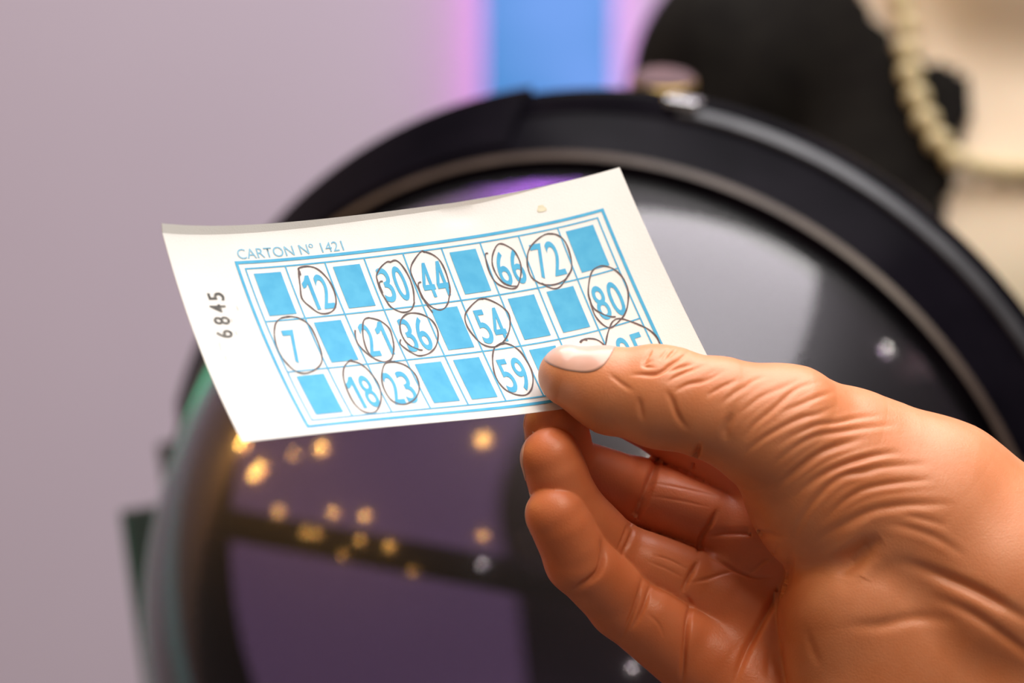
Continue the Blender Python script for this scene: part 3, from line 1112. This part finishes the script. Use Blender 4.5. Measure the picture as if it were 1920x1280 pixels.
def apply_creases(V, N):
    vis = visible_mask(V, N)
    disp = np.zeros(len(V), np.float32)
    for k_, (pts, depth, hw) in enumerate(CREASES):
        wr = k_ < 20
        rim = 0.22 if wr else 0.0
        depth = depth * (0.5 if wr else 1.25)
        line = catmull(pts, 6)
        seg = np.linalg.norm(np.diff(line, axis=0), axis=1)
        s = np.concatenate([[0], np.cumsum(seg)])
        tot = s[-1]
        lo, hi = line.min(0) - 3.2 * hw, line.max(0) + 3.2 * hw
        c = np.where(vis & (V[:, 0] > lo[0]) & (V[:, 0] < hi[0]) & (V[:, 1] > lo[1]) & (V[:, 1] < hi[1]))[0]
        if not len(c):
            continue
        P = V[c, :2]
        best = np.full(len(c), 1e9)
        bs = np.zeros(len(c))
        for i in range(len(line) - 1):
            a, b = line[i], line[i + 1]
            ab = b - a
            h = np.clip(((P - a) @ ab) / (ab @ ab + 1e-9), 0, 1)
            d = np.linalg.norm(P - a - h[:, None] * ab, axis=1)
            m = d < best
            best[m] = d[m]
            bs[m] = s[i] + h[m] * seg[i]
        taper = np.clip(np.minimum(bs, tot - bs) / (0.36 * tot) + 0.08, 0, 1) ** 0.8
        q = best / hw
        disp[c] += (-depth * np.exp(-q * q * 1.6) + rim * depth * np.exp(-((q - 1.75) / 0.7) ** 2)) * taper
    return V + N * disp[:, None]


hV, hQ, hN = build_hand()
# refine the part of the skin that carries the fine creases
hV, hQ = subdivide(hV, hQ)
hN = sdf_grad(hand_sdf, hV, 1.2)
hV = apply_creases(hV, hN)

skin_m = material('skin', (0.6, 0.28, 0.16), 0.42, spec=0.5)
nt = skin_m.node_tree
b = nt.nodes['Principled BSDF']
r = noise_color(skin_m, (0.65, 0.22, 0.085), (0.73, 0.29, 0.14), 55, detail=4, lo=0.3, hi=0.7, bump=0.12, bump_scale=1500)
b.inputs['Subsurface Weight'].default_value = 0.25
b.inputs['Subsurface Radius'].default_value = (0.9, 0.35, 0.18)
b.inputs['Subsurface Scale'].default_value = 0.004
nail_m = material('nail', (0.80, 0.55, 0.48), 0.3, spec=0.5, coat=0.15)
noise_color(nail_m, (0.68, 0.38, 0.30), (0.73, 0.45, 0.37), 90)

hand = np_mesh('hand', uvw_world(hV), hQ, skin_m)
# the fingers and the palm are ruddier than the thumb and the wrist
q1 = palm_sdf(hV)
for ch in (PINKY, RING, MIDDLE, INDEX):
    q1 = np.minimum(q1, chain(hV, ch))
q2 = np.minimum(thenar_sdf(hV), chain(hV, THUMB))
ruddy = 1 / (1 + np.exp(np.clip((q1 - q2) / 16.0, -30, 30)))
att = hand.data.attributes.new('ruddy', 'FLOAT', 'POINT')
att.data.foreach_set('value', ruddy.astype(np.float32))
an = nt.nodes.new('ShaderNodeAttribute')
an.attribute_name = 'ruddy'
mixc = nt.nodes.new('ShaderNodeMix')
mixc.data_type = 'RGBA'
mixc.blend_type = 'MULTIPLY'
mixc.inputs['B'].default_value = (0.97, 0.76, 0.66, 1)
nt.links.new(an.outputs['Fac'], mixc.inputs['Factor'])
nt.links.new(r.outputs['Color'], mixc.inputs['A'])
nt.links.new(mixc.outputs['Result'], b.inputs['Base Color'])
tag(hand, 'right hand with bare wrist pinching the bingo card between thumb and fingers', 'hand')


def make_nail(tip, base, out_dir, length, half_deg, name, start=0.0, lift=1.4):
    """curved nail plate lying on the finger surface; tip/base = finger axis, out_dir = way the nail faces"""
    tip, base = np.asarray(tip, np.float32), np.asarray(base, np.float32)
    ax = (base - tip) / np.linalg.norm(base - tip)
    o = np.asarray(out_dir, np.float32)
    o = o - ax * (o @ ax)
    o /= np.linalg.norm(o)
    sd = np.cross(ax, o)
    na, nl = 25, 25
    rows_ = []
    for i in range(nl):
        for j in range(na):
            x = -1 + 2 * j / (na - 1)
            y = -1 + 2 * i / (nl - 1)
            # square -> superellipse
            f = (abs(x) ** 3 + abs(y) ** 3) ** (1 / 3) if (x or y) else 1
            m = max(abs(x), abs(y))
            k = m / f if f > 0 else 1
            xx, yy = x * k, y * k
            ang = math.radians(half_deg) * xx
            rows_.append((ang, start + length * (yy + 1) / 2, xx, yy))
    org = np.array([tip + ax * l for _, l, _, _ in rows_], np.float32)
    dr = np.array([o * math.cos(a) + sd * math.sin(a) for a, _, _, _ in rows_], np.float32)
    lo_, hi_ = np.zeros(len(org), np.float32), np.full(len(org), 160, np.float32)
    for _ in range(22):
        md_ = (lo_ + hi_) / 2
        ins_ = hand_sdf(org + dr * md_[:, None]) < 0
        lo_, hi_ = np.where(ins_, md_, lo_), np.where(ins_, hi_, md_)
    rim = np.array([max(abs(x), abs(y)) for _, _, x, y in rows_], np.float32)
    up = org + dr * (hi_ + lift * (1.0 - 0.55 * rim ** 6))[:, None]
    dn = org + dr * (hi_ - 4.0)[:, None]
    Vn = np.concatenate([up, dn])
    Kn = na * nl
    fs_ = []
    for i in range(nl - 1):
        for j in range(na - 1):
            a = i * na + j
            fs_.append((a, a + 1, a + na + 1, a + na))
    loop = [j for j in range(na)] + [i * na + na - 1 for i in range(1, nl)] + [(nl - 1) * na + j for j in range(na - 2, -1, -1)] + [i * na for i in range(nl - 2, 0, -1)]
    for p_, q_ in zip(loop, loop[1:] + loop[:1]):
        fs_.append((q_, p_, Kn + p_, Kn + q_))
    ob = mesh_obj(name, uvw_world(Vn), fs_, nail_m, hand)
    bm = bmesh.new()
    bm.from_mesh(ob.data)
    bmesh.ops.recalc_face_normals(bm, faces=bm.faces)
    bm.to_mesh(ob.data)
    bm.free()
    ob.data.polygons.foreach_set('use_smooth', [True] * len(ob.data.polygons))
    return ob


make_nail(THUMB[0][:3] + np.array([-48, -10, 0]), THUMB[2][:3], (0.1, -0.90, -0.43), 126, 53, 'thumbnail')
make_nail(RING[0][:3] + np.array([-5, -40, -20]), RING[1][:3], (-0.9, -0.05, 0.62), 80, 52, 'fingernail')
make_nail(PINKY[0][:3] + np.array([-18, -36, -20]), PINKY[1][:3], (-0.75, 0.1, 0.95), 74, 50, 'fingernail')
make_nail(MIDDLE[0][:3] + np.array([0, -36, -15]), MIDDLE[1][:3], (-0.8, 0.0, 0.8), 80, 50, 'fingernail')
make_nail(INDEX[0][:3] + np.array([-36, -10, 0]), INDEX[1][:3], (-0.1, -0.3, 0.95), 80, 50, 'fingernail')

# ------------------------------------------------------------------ the woman behind the globe
PY = 1.58
MU = 1890                                   # photo column of her middle line
PS = PY / F                                 # metres per photo pixel at her distance


def pp(u, v, dy=0.0):
    return np.array([(u - 960) * PS, PY + dy, H - (v - 640) * PS], np.float32)


def mirror(u):
    return 2 * MU - u


def body_sdf(P):
    d = cone(P, pp(MU, -20, 0.025), pp(MU, -250, 0.0), 0.058, 0.055)                        # neck
    for m in (lambda u: u, mirror):
        d = smin(d, cone(P, pp(m(1790), 40, 0.03), pp(m(1440), 120, 0.03), 0.058, 0.054), 0.05)   # shoulder line
        d = smin(d, cone(P, pp(m(1760), 250, 0.0), pp(m(1740), 620, 0.0), 0.088, 0.092), 0.05)   # ribcage
        d = smin(d, cone(P, pp(m(1740), 470, -0.045), pp(m(1745), 520, -0.05), 0.060, 0.060), 0.05)   # bust
        d = smin(d, cone(P, pp(m(1740), 620, 0.0), pp(m(1770), 1150, 0.0), 0.092, 0.085), 0.05)
        d = smin(d, cone(P, pp(m(1770), 1150, 0.0), pp(m(1740), 1700, 0.01), 0.085, 0.115), 0.05)
        d = smin(d, cone(P, pp(m(1415), 150, 0.03), pp(m(1135), 960, 0.02), 0.058, 0.050), 0.03)   # upper arm
        d = smin(d, cone(P, pp(m(1135), 960, 0.02), pp(m(1150), 1700, -0.02), 0.048, 0.030), 0.02)   # forearm
        d = smin(d, cone(P, pp(m(1150), 1700, -0.02), pp(m(1170), 1950, -0.05), 0.030, 0.026), 0.02)   # hand
        d = smin(d, cone(P, pp(m(1745), 1750, 0.02), pp(m(1745), 3300, 0.02), 0.10, 0.055), 0.04)   # legs
        d = smin(d, cone(P, pp(m(1745), 3300, 0.02), pp(m(1740), 4560, 0.03), 0.055, 0.036), 0.03)
        d = smin(d, cone(P, pp(m(1740), 4600, 0.02), pp(m(1720), 4640, -0.16), 0.034, 0.028), 0.02)
    d = smin(d, cone(P, pp(MU, 150, 0.02), pp(MU, 520, 0.0), 0.085, 0.095), 0.06)
    head = ellipsoid(P, pp(MU, -335, -0.02), (0.076, 0.096, 0.106))
    head = smin(head, ellipsoid(P, pp(MU, -25, -0.066), (0.056, 0.050, 0.045)), 0.05)          # jaw
    head = smin(head, cone(P, pp(MU, -300, -0.112), pp(MU, -215, -0.124), 0.007, 0.011), 0.014)   # nose
    head = smin(head, ellipsoid(P, pp(MU, -120, -0.106), (0.022, 0.010, 0.006)), 0.008)   # mouth
    for s in (-1, 1):
        head = smin(head, ellipsoid(P, pp(MU + s * 262, -290, -0.01), (0.012, 0.018, 0.030)), 0.008)   # ears
        head = np.maximum(head, -ellipsoid(P, pp(MU + s * 105, -320, -0.115), (0.018, 0.010, 0.011)))
    return smin(d, head, 0.03)


bV, bQ = surface_nets(body_sdf, (-0.02, PY - 0.30, 0.0), (0.58, PY + 0.26, 1.72), 0.011)
bV = project(body_sdf, bV, 0.002, 2)
bN = sdf_grad(body_sdf, bV, 0.002)
wskin_m = material('fair_skin', (0.78, 0.58, 0.43), 0.5, spec=0.3)
noise_color(wskin_m, (0.76, 0.615, 0.465), (0.81, 0.665, 0.515), 18)
wskin_m.node_tree.nodes['Principled BSDF'].inputs['Subsurface Weight'].default_value = 0.15
wskin_m.node_tree.nodes['Principled BSDF'].inputs['Subsurface Scale'].default_value = 0.005
person = np_mesh('person', bV, bQ, wskin_m)
tag(person, 'woman in black top and pearl necklace standing behind the bingo globe', 'person')

OPEN = [(1600, -400), (1622, -30), (1640, 20), (1690, 84), (1738, 116), (1838, 140), (1812, 288), (1776, 392), (1735, 560), (1700, 700)]
OPEN = OPEN + [(3850 - u, v) for u, v in OPEN[::-1]]


def in_poly(u, v, poly):
    ins_ = np.zeros(len(u), bool)
    j = len(poly) - 1
    for i in range(len(poly)):
        (xi, yi), (xj, yj) = poly[i], poly[j]
        c = ((yi > v) != (yj > v)) & (u < (xj - xi) * (v - yi) / (yj - yi + 1e-9) + xi)
        ins_ ^= c
        j = i
    return ins_


# black top: a shell over the body, finer mesh so that the neckline is clean
gV, gQ = subdivide(bV, bQ)
gV = project(body_sdf, gV, 0.002, 1)
gN = sdf_grad(body_sdf, gV, 0.002)
lu = gV[:, 0] / PS + 960
lv = 640 - (gV[:, 2] - H) / PS
hole = in_poly(960 + F * gV[:, 0] / gV[:, 1], 640 - F * (gV[:, 2] - H) / gV[:, 1], OPEN) & (gN[:, 1] < 0.35) | (lv < -40) | ((lv > 1690) & ((lu < 1400) | (lu > mirror(1400)))) | (lv > 2100)
keep = ~hole[gQ].any(1)
gQ2 = gQ[keep]
used, inv = np.unique(gQ2, return_inverse=True)
gQ2 = inv.reshape(gQ2.shape)
gv, gn = gV[used], gN[used]
uu, vv = lu[used], lv[used]
fold = 0.0035 * np.sin((uu * 0.87 + vv * 0.5) / 34.0) * np.exp(-((uu - 1430) / 190) ** 2) * (gn[:, 1] < 0.2)
outer = gv + gn * (0.006 + fold)[:, None]
top_m = material('black_fabric', (0.008, 0.007, 0.006), 0.9, spec=0.1)
noise_color(top_m, (0.006, 0.005, 0.005), (0.010, 0.009, 0.008), 60, bump=0.2, bump_scale=900)
top = np_mesh('black_top', outer, gQ2, top_m, person)
sm = top.modifiers.new('cloth', 'SOLIDIFY')
sm.thickness = 0.004
sm.offset = -1
trouser_m = material('dark_trousers', (0.02, 0.02, 0.025), 0.8)
noise_color(trouser_m, (0.017, 0.017, 0.022), (0.024, 0.024, 0.03), 60)
keep = ((lv > 1800) & (lv < 4500) & (lu > 1400) & (lu < mirror(1400)))[gQ].all(1)
q2 = gQ[keep]
used, inv = np.unique(q2, return_inverse=True)
np_mesh('trousers', gV[used] + gN[used] * 0.005, inv.reshape(q2.shape), trouser_m, person)
# hair
hair_m = material('brown_hair', (0.06, 0.035, 0.022), 0.5)
noise_color(hair_m, (0.045, 0.025, 0.016), (0.085, 0.05, 0.03), 90)
fringe = (bV[:, 1] < PY - 0.04) & (640 - (bV[:, 2] - H) / PS > -520)
keep = ((bV[:, 2] > pp(0, -270)[2]) & ~fringe)[bQ].all(1)
q2 = bQ[keep]
used, inv = np.unique(q2, return_inverse=True)
hair = np_mesh('hair', bV[used] + bN[used] * 0.014, inv.reshape(q2.shape), hair_m, person)
sm = hair.modifiers.new('volume', 'SOLIDIFY')
sm.thickness = 0.016
sm.offset = -1

# eyes, brows and lips


def face_part(name, c, r, mat, parent=person):
    bm_ = bmesh.new()
    bmesh.ops.create_uvsphere(bm_, u_segments=20, v_segments=12, radius=1.0)
    for v_ in bm_.verts:
        v_.co = Vector((v_.co.x * r[0] + c[0], v_.co.y * r[1] + c[1], v_.co.z * r[2] + c[2]))
    me_ = bpy.data.meshes.new(name)
    bm_.to_mesh(me_)
    bm_.free()
    me_.polygons.foreach_set('use_smooth', [True] * len(me_.polygons))
    me_.materials.append(mat)
    o_ = bpy.data.objects.new(name, me_)
    COL.objects.link(o_)
    o_.parent = parent
    return o_


eye_m = material('eye_white', (0.75, 0.72, 0.70), 0.2)
iris_m = material('brown_iris', (0.05, 0.025, 0.012), 0.15)
lip_m = material('lips', (0.45, 0.14, 0.12), 0.4)
for s in (-1, 1):
    e = pp(MU + s * 105, -318, -0.098)
    ey = face_part('eye', e, (0.0125, 0.011, 0.0085), eye_m)
    face_part('iris', e + np.array([0, -0.0085, -0.001], np.float32), (0.0055, 0.0035, 0.0055), iris_m, ey)
    face_part('eyebrow', pp(MU + s * 108, -372, -0.107), (0.020, 0.005, 0.0035), hair_m)
face_part('lips', pp(MU, -120, -0.113), (0.021, 0.006, 0.0065), lip_m)

# pearl necklace: each bead lies on the chest or the cloth
pearl_m = material('cream_pearl', (0.74, 0.64, 0.40), 0.32, spec=0.5, coat=0.3)
noise_color(pearl_m, (0.56, 0.45, 0.23), (0.64, 0.53, 0.31), 70)
BR = 0.0066
left = catmull([(1640, -125), (1672, -60), (1692, 10), (1700, 70), (1705, 130), (1722, 190), (1748, 246), (1786, 294), (1836, 314), (1885, 320), (1925, 321)], 40)
path = np.concatenate([left, np.stack([3850 - left[::-1][1:, 0], left[::-1][1:, 1]], 1)])
seg = np.concatenate([[0], np.cumsum(np.linalg.norm(np.diff(path, axis=0), axis=1))])
nb = int(seg[-1] * PS / (BR * 1.93))
centers = []
org = np.array([0, 0, H], np.float32)
for s in np.linspace(0, seg[-1], nb):
    u, v = np.interp(s, seg, path[:, 0]), np.interp(s, seg, path[:, 1])
    dirn = np.array([(u - 960) / F, 1.0, -(v - 640) / F], np.float32)
    ts = np.linspace(PY - 0.30, PY + 0.1, 500, dtype=np.float32)
    dd = body_sdf(org + dirn * ts[:, None])
    clear = 0.0005 + BR + (0.0065 if not in_poly(np.array([u]), np.array([v]), OPEN)[0] else 0.0)
    k = np.argmax(dd < clear)
    centers.append(org + dirn * ts[k])
centers = np.array(centers)
for _ in range(6):
    centers[1:-1, 1] = np.minimum(centers[1:-1, 1], 0.25 * centers[:-2, 1] + 0.5 * centers[1:-1, 1] + 0.25 * centers[2:, 1])
# behind the neck
a, z = centers[0], centers[-1]
m = 14
backs = []
for i in range(1, m):
    t = math.pi * i / m
    x = (a[0] + z[0]) / 2 + (z[0] - a[0]) / 2 * math.cos(t) * 1.0
    y = a[1] + 0.105 * math.sin(t)
    backs.append((x, y, a[2] + 0.006 * math.sin(t)))
necklace = empty('pearl_necklace', tuple(centers[len(centers) // 2]))
tag(necklace, 'cream pearl necklace hanging over the black top of the woman', 'necklace')
bm = bmesh.new()
bmesh.ops.create_uvsphere(bm, u_segments=20, v_segments=12, radius=BR)
me = bpy.data.meshes.new('bead')
bm.to_mesh(me)
bm.free()
me.polygons.foreach_set('use_smooth', [True] * len(me.polygons))
me.materials.append(pearl_m)
first = None
for c in list(centers) + backs:
    o = bpy.data.objects.new('bead', me) if first is None else first.copy()
    first = first or o
    COL.objects.link(o)
    o.parent = necklace
    o.location = Vector(tuple(map(float, c))) - necklace.location
